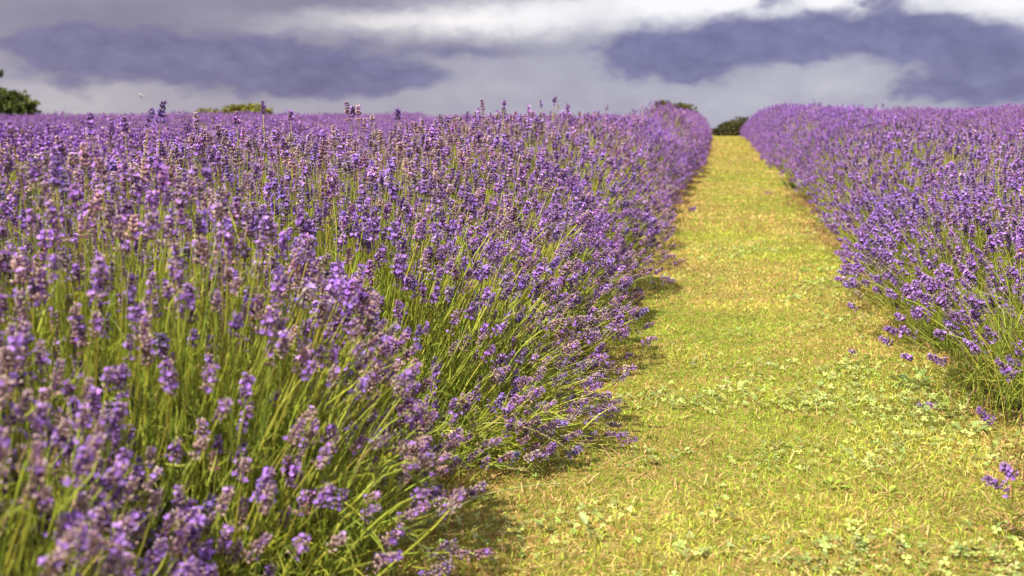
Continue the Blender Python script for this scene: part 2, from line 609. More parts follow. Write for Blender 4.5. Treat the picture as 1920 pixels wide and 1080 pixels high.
XL, XR = -1.40, 1.52
LEFT = [  # y, a, c, fade, hue, label
    (0.90, 0.82, 0.80, 0.42, 1.00, 'nearest lavender bush left of the path, out of focus, with large soft violet heads'),
    (1.80, 0.90, 0.88, 0.58, 1.00, 'second lavender bush left of the path, its tan tipped heads leaning out over the grass'),
    (2.75, 1.02, 0.91, 0.34, 1.03, 'third lavender bush left of the path, tall spikes against the sky'),
    (3.70, 1.07, 0.87, 0.46, 1.00, 'fourth lavender bush left of the path, sharp, crowded with faded tan and violet heads'),
    (4.65, 1.02, 0.90, 0.38, 1.00, 'fifth lavender bush left of the path, mixed violet and faded heads over green stems'),
    (5.60, 1.02, 0.94, 0.34, 1.02, 'sixth lavender bush left of the path, just past the sharpest part of the row'),
    (6.60, 0.97, 0.97, 0.42, 0.97, 'seventh lavender bush left of the path, pinkish with many faded heads'),
    (7.60, 0.94, 1.00, 0.30, 1.00, 'eighth lavender bush left of the path, tall, with lone spikes above its crown'),
    (8.70, 0.88, 1.00, 0.34, 0.97, 'ninth lavender bush left of the path, softly blurred and rosy violet'),
    (9.80, 0.83, 1.01, 0.28, 1.0, 'tenth lavender bush left of the path, blurred violet mound'),
    (11.0, 0.79, 1.02, 0.28, 1.0, 'eleventh lavender bush left of the path, blurred violet mound'),
    (12.2, 0.78, 1.00, 0.25, 1.0, 'twelfth lavender bush left of the path, blurred violet mound'),
    (13.5, 0.78, 1.01, 0.25, 1.0, 'thirteenth lavender bush left of the path, blurred violet mound'),
    (14.8, 0.78, 1.00, 0.22, 1.0, 'fourteenth lavender bush left of the path, blurred violet mound'),
    (16.2, 0.78, 0.98, 0.22, 1.0, 'fifteenth lavender bush left of the path, small in the blurred distance'),
    (17.7, 0.78, 0.97, 0.22, 1.0, 'sixteenth lavender bush left of the path, last one before the far stretch of the row'),
]
RIGHT = [
    (2.35, 0.76, 0.68, 0.15, 1.04, 'nearest lavender bush right of the path, a few low heads showing'),
    (3.45, 0.98, 0.82, 0.22, 1.05, 'second lavender bush right of the path, bare grey green stalks at its base'),
    (4.50, 1.04, 0.86, 0.22, 1.04, 'third lavender bush right of the path, sharp bright violet spikes leaning to the grass'),
    (5.50, 1.01, 0.90, 0.20, 1.04, 'fourth lavender bush right of the path, bright violet, just past the sharpest spikes'),
    (6.55, 0.98, 0.95, 0.18, 1.03, 'fifth lavender bush right of the path, dense violet with few faded heads'),
    (7.65, 0.91, 0.98, 0.20, 1.02, 'sixth lavender bush right of the path, violet beside brown litter at its foot'),
    (8.80, 0.88, 1.02, 0.20, 1.02, 'seventh lavender bush right of the path, softly blurred'),
    (10.0, 0.83, 1.05, 0.20, 1.0, 'eighth lavender bush right of the path, green stems showing low on its side'),
    (11.3, 0.80, 1.10, 0.20, 1.0, 'ninth lavender bush right of the path, blurred violet mound'),
    (12.7, 0.80, 1.14, 0.20, 1.0, 'tenth lavender bush right of the path, blurred violet mound'),
    (14.2, 0.80, 1.19, 0.18, 1.0, 'eleventh lavender bush right of the path, tall blurred mound'),
    (15.8, 0.80, 1.22, 0.16, 1.0, 'twelfth lavender bush right of the path, tall blurred mound'),
    (17.4, 0.80, 1.24, 0.16, 1.0, 'thirteenth lavender bush right of the path, at the top of the long mound'),
    (19.1, 0.80, 1.22, 0.16, 1.0, 'fourteenth lavender bush right of the path, last one before the far stretch of the row'),
]
EXTRA_LEFT = {  # tip position, direction, fade class
    1: [(-0.466, 2.0, 0.21, 0.75, -0.1, 0.35, 5), (-0.50, 1.97, 0.245, 0.6, -0.1, 0.5, 4), (-0.45, 1.55, 0.27, 0.7, -0.2, 0.45, 5), (-0.49, 1.50, 0.31, 0.5, -0.2, 0.6, 3), (-1.507, 2.0, 0.85, 0, 0, 1, 1)],
    2: [(-1.512, 2.3, 0.895, 0, 0, 1, 0), (-1.51, 2.4, 0.89, -0.15, 0, 1, 1), (-1.537, 2.2, 0.875, -0.25, 0, 1, 1), (-1.359, 2.6, 0.915, 0.05, 0, 1, 0), (-1.377, 2.8, 0.91, 0, 0, 1, 1),
        (-1.473, 2.4, 0.88, 0, 0, 1, 1), (-1.457, 2.5, 0.885, 0.05, 0, 1, 1), (-1.381, 3.0, 0.925, 0, 0, 1, 1), (-0.31, 2.75, 0.20, 0.75, 0, 0.3, 4), (-0.39, 2.9, 0.235, 0.6, 0, 0.6, 1), (-0.40, 2.7, 0.12, 0.8, -0.1, 0.25, 1)],
    3: [(-0.37, 3.2, 0.265, 0.5, 0, 0.7, 3), (-1.41, 3.6, 0.915, 0, 0, 1, 1), (-1.369, 4.0, 0.935, 0.1, 0, 1, 1)],
    4: [(-0.30, 4.3, 0.28, 0.8, 0, 0.3, 2), (-1.208, 4.5, 0.940, 0, 0, 1, 1)],
    5: [(-1.194, 5.2, 0.980, 0, 0, 1, 1), (-1.22, 5.3, 0.960, 0.1, 0, 1, 1)],
    6: [(-1.068, 6.0, 1.005, 0, 0, 1, 1), (-0.30, 6.8, 0.37, 0.8, 0, 0.4, 2)],
}
EXTRA_RIGHT = {
    0: [(0.594, 2.2, 0.18, -0.7, 0, 0.4, 1), (0.60, 2.28, 0.12, -0.8, 0, 0.3, 0)],
    1: [(0.72, 2.75, 0.27, -0.6, -0.1, 0.6, 1), (0.63, 2.55, 0.20, -0.7, 0, 0.6, 1)],
    2: [(0.53, 4.4, 0.31, -0.6, 0, 0.6, 1), (0.47, 4.0, 0.22, -0.7, 0, 0.5, 1)],
}
for i, (y, a, c, fd, hu, lb) in enumerate(LEFT):
    plan_bush(XL, y, a, 0.70 if y < 6 else 0.62 + 0.012 * y, c - (0.045 if y < 3.6 else (0.0 if y < 5.6 else -0.02)), (640 if y < 3 else 540) if y < 6 else (430 if y < 10 else 380), fd, lb, hu, EXTRA_LEFT.get(i, ()))
for i, (y, a, c, fd, hu, lb) in enumerate(RIGHT):
    plan_bush(XR, y, a, 0.72 if y < 5 else 0.61 + 0.012 * y, c - (0.10 if y < 9 else 0.07), 470 if y < 6 else (390 if y < 10 else 360), fd, lb, hu, EXTRA_RIGHT.get(i, ()))
for B in BUSHES:
    grow(B)

# which stalks show largest: nearest first, a stalk counts when its head is the first to cover its spot
allE = np.vstack([B['E'] + B['d'] * 0.03 + np.array([B['x'], B['y'], B['z']]) for B in BUSHES])
px, py, pz = project(allE)
own = np.concatenate([np.full(len(B['E']), i) for i, B in enumerate(BUSHES)])
loc = np.concatenate([np.arange(len(B['E'])) for B in BUSHES])
cells, chosen, per_bush = set(), {}, {}
for t in np.argsort(pz):
    if pz[t] < 0.25 or not (-5 < px[t] < 1925 and -5 < py[t] < 1085):
        continue
    b = int(own[t])
    sz = 0.05 * 1884 / pz[t]
    cell = (int(px[t] / (sz * 0.35)), int(py[t] / (sz * 0.5)), int(math.log(sz) * 3))
    if cell in cells:
        continue
    cells.add(cell)
    if BUSHES[b]['y'] < 9 and per_bush.get(b, 0) < 100:
        per_bush[b] = per_bush.get(b, 0) + 1
        chosen[(b, int(loc[t]))] = True

STEM = np.array([0.50, 0.52, 0.09])
STEM_LOW = np.array([0.40, 0.46, 0.07])


def stalk_cols(B, idx, n):
    r = B['r']
    t = np.linspace(0, 1, n)[None, :, None]
    c = STEM_LOW * (1 - t) + STEM * t
    return c * r.uniform(0.7, 1.35, (len(idx), 1, 1)) * (1 + r.normal(0, 0.08, (len(idx), 1, 3)))


def build_bush(bi, B):
    r = B['r']
    near = B['y'] < 5.9
    lod = 0 if near else (1 if B['y'] < 12 else 2)
    root = empty('lavender_bush', (B['x'], B['y'], B['z']), B['label'], 'lavender bush', 'lavender bushes in the rows beside the grass path')
    n = len(B['E'])
    pick = np.array([(bi, i) in chosen for i in range(n)])
    segs = 8 if near else (5 if lod == 1 else 3)
    sides = 3
    curves = bezier(B['root'], B['p1'], B['p2'], B['E'], segs)
    rad = np.linspace(0.0019, 0.0012, segs) * (1 if near else 1.35)
    Mh = frame_to(B['d'], B['spin'], B['sc'] * (1 if lod < 2 else 1.2))
    cols = stalk_cols(B, np.arange(n), segs)
    # single stalks, each with its head
    for i in np.nonzero(pick)[0]:
        st = MB().add(*tubes(curves[i:i + 1], rad, cols[i:i + 1], sides)).build('flower_stalk', M_STALK, root)
        hd = bpy.data.objects.new('flower_head', head_mesh(lod, int(B['fi'][i]), int(B['k'][i])))
        COL.objects.link(hd)
        hd.parent = st
        hd.matrix_local = mat_euler(np.vstack([np.column_stack([Mh[i], B['E'][i]]), [0, 0, 0, 1]]))
    # the rest of the stalks as one part
    rest = np.nonzero(~pick)[0]
    heads, mb = MB(), MB()
    for f in range(6):
        for k in range(4):
            q = rest[(B['fi'][rest] == f) & (B['k'][rest] == k)]
            if len(q):
                mb.add(*instances(HEADS[lod][f][k], Mh[q], B['E'][q], B['tint'][q]))
    # bare stems without a head, between the others
    m = int(n * (1.9 if near else 0.6))
    q = r.integers(0, n, m)
    jit = r.normal(0, 0.05, (m, 3)) * np.array([1, 1, 0.4])
    sh = r.uniform(0.55, 0.93, (m, 1))
    bare = bezier(B['root'][q] + jit * 0.6, B['p1'][q] + jit, (B['p2'][q] + jit) * (0.4 + 0.6 * sh), (B['E'][q] + jit) * sh, segs)
    mb2 = MB()
    mb2.add(*tubes(curves[rest], rad, cols[rest], sides))
    mb2.add(*tubes(bare, rad * 0.75, stalk_cols(B, q, segs) * np.array([0.95, 1.05, 0.9]), sides))
    o1 = mb.build('flower_heads', M_FLOWER, root, smooth=False, kind='stuff')
    o2 = mb2.build('stalks', M_STALK, root, kind='stuff')
    # foliage: narrow leaves on the lower stems round a dark woody heart added to block light
    fm = MB()
    nl = 14000 if near else (2200 if lod == 1 else 900)
    q = r.integers(0, n, nl)
    tt = r.uniform(0.08, 0.86, nl) ** 1.0
    cidx = tt * (segs - 1)
    i0 = np.floor(cidx).astype(int)
    fr = (cidx - i0)[:, None]
    base = curves[q, i0] * (1 - fr) + curves[q, np.minimum(i0 + 1, segs - 1)] * fr + r.normal(0, 0.035, (nl, 3)) * np.array([1, 1, 0.7])
    base[:, 2] = np.maximum(base[:, 2], 0.02)
    tang = norm(curves[q, np.minimum(i0 + 1, segs - 1)] - curves[q, i0])
    ld = norm(tang + r.normal(0, 0.38, (nl, 3)))
    ln = r.uniform(0.04, 0.12, nl)[:, None]
    bend = r.normal(0, 0.012, (nl, 3))
    Pl = np.stack([base, base + ld * ln * 0.5 + bend, base + ld * ln + bend * 0.5 - np.array([0, 0, 0.004])], 1)
    wd = r.uniform(0.0018, 0.0036, (nl, 1)) * np.array([[0.7, 1.0, 0.15]]) * (1 if near else (1.7 if lod == 1 else 2.8))
    side = norm(np.cross(ld, r.normal(size=(nl, 3))))
    mixc = r.random((nl, 1, 1)) * (1.0 if B['x'] < 0 else 0.6)
    lc = np.array([0.14, 0.18, 0.055]) * (1 - mixc) + np.array([0.48, 0.54, 0.06]) * mixc
    lc = np.where(r.random((nl, 1, 1)) < 0.07, np.array([0.30, 0.22, 0.11]), lc)
    lc = np.repeat(lc, 3, 1) * r.uniform(0.7, 1.25, (nl, 1, 1))
    fm.add(*ribbons(Pl, wd, side, lc))
    # heart: solid dark core, added to block light and deepen the hollows
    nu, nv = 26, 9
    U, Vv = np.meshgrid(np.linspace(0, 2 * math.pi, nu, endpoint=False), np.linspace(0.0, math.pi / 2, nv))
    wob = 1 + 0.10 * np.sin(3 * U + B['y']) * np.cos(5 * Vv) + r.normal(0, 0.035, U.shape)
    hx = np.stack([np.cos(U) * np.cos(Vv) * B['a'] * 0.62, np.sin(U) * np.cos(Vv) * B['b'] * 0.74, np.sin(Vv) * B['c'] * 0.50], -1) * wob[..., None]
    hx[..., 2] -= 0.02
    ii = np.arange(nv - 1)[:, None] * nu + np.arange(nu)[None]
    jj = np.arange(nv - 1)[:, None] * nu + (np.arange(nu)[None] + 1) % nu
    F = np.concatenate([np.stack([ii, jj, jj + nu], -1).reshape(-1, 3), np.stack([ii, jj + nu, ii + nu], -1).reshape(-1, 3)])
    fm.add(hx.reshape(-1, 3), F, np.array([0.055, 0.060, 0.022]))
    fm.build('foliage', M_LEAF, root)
    return root


for bi, B in enumerate(BUSHES):
    build_bush(bi, B)


# ------------------------------------------------------------------ far stretches and neighbouring rows
def far_row(x, y0, y1, a, c0, den, fade, label, hue=1.0, big=1.2, seed=0, taper=0.0):
    r = np.random.default_rng(seed + 900)
    Ln = y1 - y0
    root = empty('lavender_row', (x + float(off(y0)), y0, float(g(y0))), label, 'lavender row', 'lavender rows across the field')
    z0 = float(g(y0))
    n = int(Ln * 2.4 * den)
    yy = r.uniform(0, Ln, n)
    th = np.arccos(r.uniform(-1, 1, n))
    th = np.where(r.random(n) < 0.75, r.uniform(0.03, math.pi - 0.03, n), th)
    lump = 1 + 0.10 * np.sin(yy * 5.2 + seed) + 0.05 * np.sin(yy * 1.9 + 2 * seed) + 0.04 * np.sin(yy * 0.7 + seed)
    k = (1 - 0.22 * r.random(n) ** 2 + np.where(r.random(n) < 0.06, r.uniform(0, 0.09, n), 0)) * lump
    tz = lambda q: (1 - taper * (q / Ln) ** 1.4) * (1 + 0.06 * np.sin(q * 0.33 + seed * 1.7))
    E = np.stack([np.cos(th) * a * k, yy, np.sin(th) * c0 * k * tz(yy) + g(y0 + yy) - z0 + 0.03], -1)
    E[:, 0] += off(y0 + yy) - off(y0)
    endf = np.minimum(1, np.sqrt(np.clip(np.minimum(yy + 0.1, Ln - yy + 0.1) / 0.7, 0.05, 1)))
    d = norm(np.stack([np.cos(th) * 0.8, np.zeros(n), np.sin(th) * 0.9 + 0.35], -1) + r.normal(0, 0.18, (n, 3)))
    fi = np.clip((fade + r.normal(0, 0.25, n)) * 5.99, 0, 5).astype(int)
    kk = r.integers(0, 4, n)
    Mh = frame_to(d, r.uniform(0, 6.28, n), r.uniform(0.9, 1.3, n) * big)
    tint = r.uniform(0.72, 1.25, (n, 1)) * np.array([1 / hue, 1, hue])
    mb = MB()
    for f in range(6):
        for k2 in range(4):
            q = (fi == f) & (kk == k2)
            if q.any():
                mb.add(*instances(HEADS[2][f][k2], Mh[q], E[q], tint[q]))
    mb.build('flower_heads', M_FLOWER, root, smooth=False, kind='stuff')
    # stems under the heads
    base = E * np.array([0.75, 1, 0.72])
    st = np.stack([base, (base + E) / 2 + r.normal(0, 0.01, (n, 3)), E], 1)
    sm = MB()
    sm.add(*ribbons(st, np.full((n, 3), 0.0045), norm(np.cross(d, r.normal(size=(n, 3)))), np.repeat(np.array(STEM)[None, None] * r.uniform(0.6, 1.2, (n, 1, 1)), 3, 1)))
    sm.build('stalks', M_STALK, root, kind='stuff')
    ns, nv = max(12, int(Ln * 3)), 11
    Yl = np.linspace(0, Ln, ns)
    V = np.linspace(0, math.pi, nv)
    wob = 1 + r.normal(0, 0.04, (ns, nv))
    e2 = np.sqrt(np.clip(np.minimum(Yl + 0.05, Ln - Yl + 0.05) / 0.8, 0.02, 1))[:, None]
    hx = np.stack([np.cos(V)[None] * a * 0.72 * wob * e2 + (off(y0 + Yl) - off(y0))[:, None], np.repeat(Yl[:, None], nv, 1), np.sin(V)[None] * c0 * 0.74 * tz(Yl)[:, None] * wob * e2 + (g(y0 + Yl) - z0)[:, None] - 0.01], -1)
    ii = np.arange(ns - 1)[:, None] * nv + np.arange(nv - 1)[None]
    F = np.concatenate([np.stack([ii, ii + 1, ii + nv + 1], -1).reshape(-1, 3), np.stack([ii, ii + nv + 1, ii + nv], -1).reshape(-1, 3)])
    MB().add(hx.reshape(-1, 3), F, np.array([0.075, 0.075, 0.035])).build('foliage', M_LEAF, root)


far_row(XL, 18.6, 45.0, 0.74, 1.00, 260, 0.50, 'far stretch of the row left of the path, humped against the sky', 0.97, 1.25, 1, 0.30)
far_row(XR, 20.0, 45.0, 0.80, 1.12, 260, 0.18, 'far stretch of the row right of the path, sloping down to its far end', 1.0, 1.25, 2, 0.32)
PER = 3.05
ORD = ['second', 'third', 'fourth', 'fifth', 'sixth', 'seventh', 'eighth', 'ninth', 'tenth']
for i in range(1, 9):
    x = XL - PER * i
    y0 = max(2.5, -x / 0.80 - 2.0)
    far_row(x, y0, 46, 1.05, 0.74 if i < 4 else 0.84, 230 if i < 4 else 150, 0.42 + 0.08 * (i % 2), '%s lavender row counting left from the grass path, blurred behind the crest of the first' % ORD[i - 1], 0.97, 1.3 + 0.05 * i, 10 + i)
for i in range(1, 4):
    x = XR + PER * i
    y0 = x / 0.26 - 9.0
    far_row(x, max(8, y0), 50, 1.0, 0.93, 230, 0.28, '%s lavender row counting right from the grass path, its crest showing over the first' % ORD[i - 1], 0.97, 1.3, 30 + i)

# ------------------------------------------------------------------ lawn: grass, straw, clover
def edge_l(y):
    return -0.74 + 0.05 * np.sin(y * 2.1) + 0.04 * np.sin(y * 5.3 + 1)


def edge_r(y):
    return 0.76 + 0.05 * np.sin(y * 1.7 + 2) + 0.04 * np.sin(y * 4.9)


LAWN_WAVES = [(rng.normal(size=2) * s, rng.uniform(0, 6.28)) for s in (1.5, 1.5, 3, 3, 5, 5, 9, 9, 14, 14)]


def lawn_noise(x, y):
    s = 0
    for k, ph in LAWN_WAVES:
        s = s + np.sin(x * k[0] + y * k[1] + ph)
    return s / math.sqrt(5.0)


def scatter(y0, y1, per_m2, r, pad=0.0):
    n = int((y1 - y0) * 1.75 * per_m2)
    y = r.uniform(y0, y1, n)
    x = r.uniform(-0.95, 0.95, n)
    k = (x > edge_l(y) - pad + r.normal(0, 0.03, n)) & (x < edge_r(y) + pad + r.normal(0, 0.03, n))
    return x[k] + off(y[k]), y[k]


GREEN = np.array([0.26, 0.38, 0.035])
YELLOW = np.array([0.47, 0.50, 0.085])
TAN = np.array([0.64, 0.44, 0.18])
RUST = np.array([0.36, 0.17, 0.05])
gm = MB()
r = np.random.default_rng(42)
for y0, y1, den, wmul, lmul in ((1.0, 3.2, 24000, 0.85, 1.0), (3.2, 5.5, 16000, 1.05, 1.0), (5.5, 9, 8000, 1.5, 1.1), (9, 18, 2200, 2.6, 1.3), (18, 47, 700, 5.0, 1.6)):
    x, y = scatter(y0, y1, den, r, 0.05)
    n = len(x)
    nz = lawn_noise(x, y)
    x0 = x - off(y)
    ln = r.uniform(0.010, 0.032, n) * lmul * (1 + 0.25 * np.clip(nz, -1, 1))
    ln *= np.where(np.minimum(x0 - edge_l(y), edge_r(y) - x0) < 0.10, 1.5, 1.0)
    a = r.uniform(0, 6.28, n)
    tilt = r.uniform(0.1, 1.45, n)
    d = np.stack([np.cos(a) * np.sin(tilt), np.sin(a) * np.sin(tilt), np.cos(tilt)], -1)
    b = np.stack([x, y, g(y) + 0.004], -1)
    P = np.stack([b, b + d * ln[:, None] * 0.55 + np.array([0, 0, 0.002]), b + d * ln[:, None] * np.array([1, 1, 0.75])], 1)
    w = r.uniform(0.0016, 0.0032, (n, 1)) * np.array([[1, 0.85, 0.12]]) * wmul
    side = norm(np.cross(d, r.normal(size=(n, 3))))
    q = np.clip(0.5 + 0.42 * nz + r.normal(0, 0.35, n), 0, 1)[:, None]
    c = GREEN * (1 - q) + YELLOW * q
    pick = r.random((n, 1))
    dry = (0.26 + 0.12 * lawn_noise(x * 0.45 + 5, y * 0.45 + 2) + 0.14 * np.sin(x * 3 + y * 1.3) + 0.12 * np.clip((y - 5) / 6, 0, 1) + 0.30 * np.exp(-((x0 - edge_l(y)) / 0.28) ** 2) + 0.15 * np.exp(-((x0 - edge_r(y)) / 0.14) ** 2))[:, None]
    c = np.where(pick < dry, TAN * r.uniform(0.7, 1.2, (n, 1)), c)
    c = np.where(pick > 0.94 - 0.20 * np.exp(-((x0 - edge_l(y)) / 0.30) ** 2)[:, None], RUST, c)
    c = c * r.uniform(0.5, 1.55, (n, 1)) * (0.92 if y0 >= 9 else 1.0)
    gm.add(*ribbons(P, w, side, np.repeat(c[:, None], 3, 1)))
gm.build('grass', M_GRASS, kind='stuff')

sm = MB()
for y0, y1, den, wm in ((1.0, 4.5, 420, 1.0), (4.5, 10, 200, 1.6), (10, 30, 50, 3)):
    x, y = scatter(y0, y1, den, r, 0.0)
    n = len(x)
    ln = r.uniform(0.02, 0.075, n)
    a = r.uniform(0, 6.28, n)
    d = np.stack([np.cos(a), np.sin(a), r.normal(0, 0.12, n)], -1)
    b = np.stack([x, y, g(y) + r.uniform(0.008, 0.022, n)], -1)
    P = np.stack([b, b + d * ln[:, None] * 0.5 + np.array([0, 0, 0.003]), b + d * ln[:, None]], 1)
    c = np.array([0.62, 0.45, 0.20]) * r.uniform(0.6, 1.15, (n, 1)) * (1 + r.normal(0, 0.06, (n, 3)))
    sm.add(*ribbons(P, r.uniform(0.0014, 0.0026, (n, 1)) * np.ones((1, 3)) * wm, norm(np.cross(d, [0.1, 0.2, 1])), np.repeat(c[:, None], 3, 1)))
# dead stems and brown litter along the feet of both rows
for sgn, den, lo, hi in ((-1, 800, -0.02, 0.42), (1, 1500, -0.08, 0.45)):
    n = int(den * 8)
    y = 1.2 + 15 * r.random(n) ** 1.6
    e = np.where(sgn < 0, edge_l(y), edge_r(y))
    x = e + sgn * r.uniform(lo, hi, n)
    ln = r.uniform(0.03, 0.13, n)
    a = r.uniform(0, 6.28, n)
    d = np.stack([np.cos(a), np.sin(a), r.normal(0.08, 0.16, n)], -1)
    b = np.stack([x, y, g(y) + r.uniform(0.004, 0.03, n)], -1)
    P = np.stack([b, b + d * ln[:, None] * 0.5 + np.array([0, 0, 0.006]), b + d * ln[:, None]], 1)
    c = np.array([0.34, 0.20, 0.10]) * r.uniform(0.4, 1.5, (n, 1)) * (1 + r.normal(0, 0.07, (n, 3)))
    sm.add(*ribbons(P, r.uniform(0.0015, 0.003, (n, 1)) * np.ones((1, 3)) * (1 + 0.08 * y[:, None]), norm(np.cross(d, [0.1, 0.2, 1])), np.repeat(c[:, None], 3, 1)))
sm.build('straw', M_STRAW, kind='stuff')

# clover: three round leaflets on a short stem, in patches
cm = MB()
leaf_v, leaf_f = [], []
for i in range(3):
    t = i * 2 * math.pi / 3
    u, w = np.array([math.cos(t), math.sin(t), 0]), np.array([-math.sin(t), math.cos(t), 0])
    k = len(leaf_v)
    leaf_v += [np.zeros(3), u * 0.55 - w * 0.42 + [0, 0, 0.12], u * 0.95 - w * 0.30 + [0, 0, 0.16], u * 0.90 + [0, 0, 0.06], u * 0.95 + w * 0.30 + [0, 0, 0.16], u * 0.55 + w * 0.42 + [0, 0, 0.12]]
    leaf_f += [(k, k + 1, k + 2), (k, k + 2, k + 3), (k, k + 3, k + 4), (k, k + 4, k + 5)]
CLV = (np.array(leaf_v, np.float32), np.array(leaf_f, np.int32), np.ones((len(leaf_v), 3), np.float32))
for y0, y1, den, sm_ in ((1.2, 4.5, 3600, 0.85), (4.5, 9, 1000, 1.0), (9, 18, 150, 1.4)):
    x, y = scatter(y0, y1, den, r, 0.05)
    k = lawn_noise(x * 1.0 + 7, y * 1.0 + 3) + 0.55 * lawn_noise(x * 0.4 + 1, y * 0.4) > r.normal(1.55, 0.65, len(x))
    x, y = x[k], y[k]
    n = len(x)
    nrm = norm(np.stack([r.normal(0, 0.45, n), r.normal(0, 0.45, n), np.ones(n)], -1))
    Mx = frame_to(nrm, r.uniform(0, 6.28, n), r.uniform(0.007, 0.0145, n) * sm_)
    pos = np.stack([x, y, g(y) + r.uniform(0.014, 0.032, n)], -1)
    tint = (np.array([0.46, 0.55, 0.16]) * (1 - r.random((n, 1)) * 0.6)) * r.uniform(0.7, 1.3, (n, 1)) * (1 + r.normal(0, 0.08, (n, 3)))
    cm.add(*instances(CLV, Mx, pos, tint))
cm.build('clover', M_CLOVER, kind='stuff')


# ------------------------------------------------------------------ single small things on and beside the path
def leaf_blade(mb, base, d, length, width, col, curl=0.2, nrm=(0, 0, 1)):
    d = np.array(d, float) / np.linalg.norm(d)
    s = np.cross(d, nrm)
    s /= np.linalg.norm(s)
    up = np.cross(s, d)
    t = np.linspace(0, 1, 7)
    w = width * np.sin(np.pi * np.clip(t * 0.94 + 0.05, 0, 1)) ** 0.7 * 0.5
    mid = np.array(base) + d * (t * length)[:, None] + up * (np.sin(t * 2.2) * curl * length)[:, None]
    V = np.stack([mid - s * w[:, None] + up * w[:, None] * 0.35, mid, mid + s * w[:, None] + up * w[:, None] * 0.35], 1).reshape(-1, 3)
    F = []
    for i in range(6):
        k = i * 3
        F += [(k, k + 1, k + 4), (k, k + 4, k + 3), (k + 1, k + 2, k + 5), (k + 1, k + 5, k + 4)]
    c = np.repeat(np.array([[col * 0.95, col * 1.12, col * 0.95]]).transpose(0, 1, 2), 7, 0).reshape(-1, 3)
    mb.add(V, F, c)


def weed(x, y, size, n, col, label, seed, upright=0.4):
    r = np.random.default_rng(seed)
    root = empty('weed', (x, y, float(g(y))), label, 'weed', 'broad leaved weeds in the path grass')
    for i in range(n):
        a = i * 2.4 + r.uniform(-0.3, 0.3)
        u = upright + r.uniform(-0.15, 0.25)
        d = np.array([math.cos(a), math.sin(a), u])
        L_ = size * r.uniform(0.7, 1.15)
        st = np.array([[0, 0, 0], d * L_ * 0.25, d * L_ * 0.5 + np.array([0, 0, 0.004])])[None]
        mb = MB()
        leaf_blade(mb, st[0, 2], d * np.array([1, 1, 0.5]), L_ * 0.75, L_ * 0.42, np.array(col) * r.uniform(0.8, 1.2), 0.08)
        mb.add(*tubes(st, np.full(3, 0.0011), np.full((1, 3, 3), 1.0) * np.array(col) * 0.9))
        mb.build('leaf', M_CLOVER, root)


weed(-0.285, 2.10, 0.040, 3, (0.42, 0.50, 0.22), 'small pale leaved weed standing alone in the near grass', 1, 1.3)
weed(0.266, 2.56, 0.036, 7, (0.24, 0.33, 0.04), 'flat bright green weed in the middle of the near grass', 2, 0.25)
weed(0.391, 2.53, 0.034, 5, (0.26, 0.34, 0.05), 'green weed just right of the flat bright one in the grass', 3, 0.4)
weed(0.70, 3.10, 0.045, 6, (0.28, 0.36, 0.12), 'grey green weed at the foot of the second right hand bush', 4, 0.6)
weed(0.62, 3.62, 0.07, 7, (0.26, 0.36, 0.09), 'leafy weed among dry stems below the third bush on the right', 5, 0.7)
weed(0.50, 6.6, 0.07, 7, (0.20, 0.32, 0.04), 'flat green weed out in the grass near the blurred right edge', 6, 0.25)
weed(0.80, 9.6, 0.13, 9, (0.22, 0.28, 0.06), 'light green weed at the foot of the eighth bush on the right', 7, 0.9)
weed(0.76, 13.6, 0.20, 12, (0.13, 0.17, 0.05), 'tall dark green weed farthest along the right edge of the path', 8, 1.3)
weed(0.02, 3.55, 0.026, 6, (0.36, 0.44, 0.14), 'pale weed among the clover in the middle of the path', 9, 0.3)
weed(-0.12, 2.75, 0.026, 6, (0.36, 0.44, 0.15), 'grey leaved weed right of the long bent grass stalk', 10, 0.25)


def grass_stalk(pts, label, seeds, col, seed):
    r = np.random.default_rng(seed)
    P = np.array(pts, float)
    o = P[0].copy()
    root = empty('grass_stalk', o, label, 'grass stalk', 'long grass stalks under the left bushes')
    P = P - o
    C = bezier(P[0:1], P[1:2], P[2:3], P[3:4], 14)
    MB().add(*tubes(C, np.linspace(0.0014, 0.0008, 14), np.full((1, 14, 3), 1.0) * np.array(col), 4)).build('stem', M_STRAW, root)
    mb = MB()
    T = norm(np.gradient(C[0], axis=0))
    for i in range(seeds):
        t = 1 - (i / seeds) * (0.33 if seeds > 12 else 0.12)
        k = t * 13
        i0 = min(int(k), 12)
        b = C[0, i0] * (1 - (k - i0)) + C[0, i0 + 1] * (k - i0)
        d = T[i0] * 1.2 + r.normal(0, 0.5, 3)
        cc = np.array(col) * r.uniform(0.8, 1.25)
        mb.add(*spindle(b, d, r.uniform(0.006, 0.009), 0.0013, cc * 0.8, cc, cc * 1.1, 4))
    mb.build('seed_head', M_STRAW, root)


grass_stalk([(-0.80, 2.20, 0.03), (-0.66, 2.35, 0.13), (-0.48, 2.55, 0.08), (-0.355, 2.72, 0.035)], 'long straight straw coloured grass stalk slanting over the shaded grass', 6, (0.50, 0.43, 0.17), 1)
grass_stalk([(-0.75, 2.35, 0.10), (-0.60, 2.38, 0.21), (-0.50, 2.42, 0.17), (-0.40, 2.45, 0.095)], 'bent grass stalk with a long pale seed head beside drooping lavender', 30, (0.45, 0.43, 0.16), 2)
grass_stalk([(-0.66, 2.06, 0.03), (-0.58, 2.15, 0.065), (-0.50, 2.25, 0.06), (-0.395, 2.37, 0.03)], 'low pale green grass stalk lying nearest the bush front', 4, (0.44, 0.48, 0.20), 3)


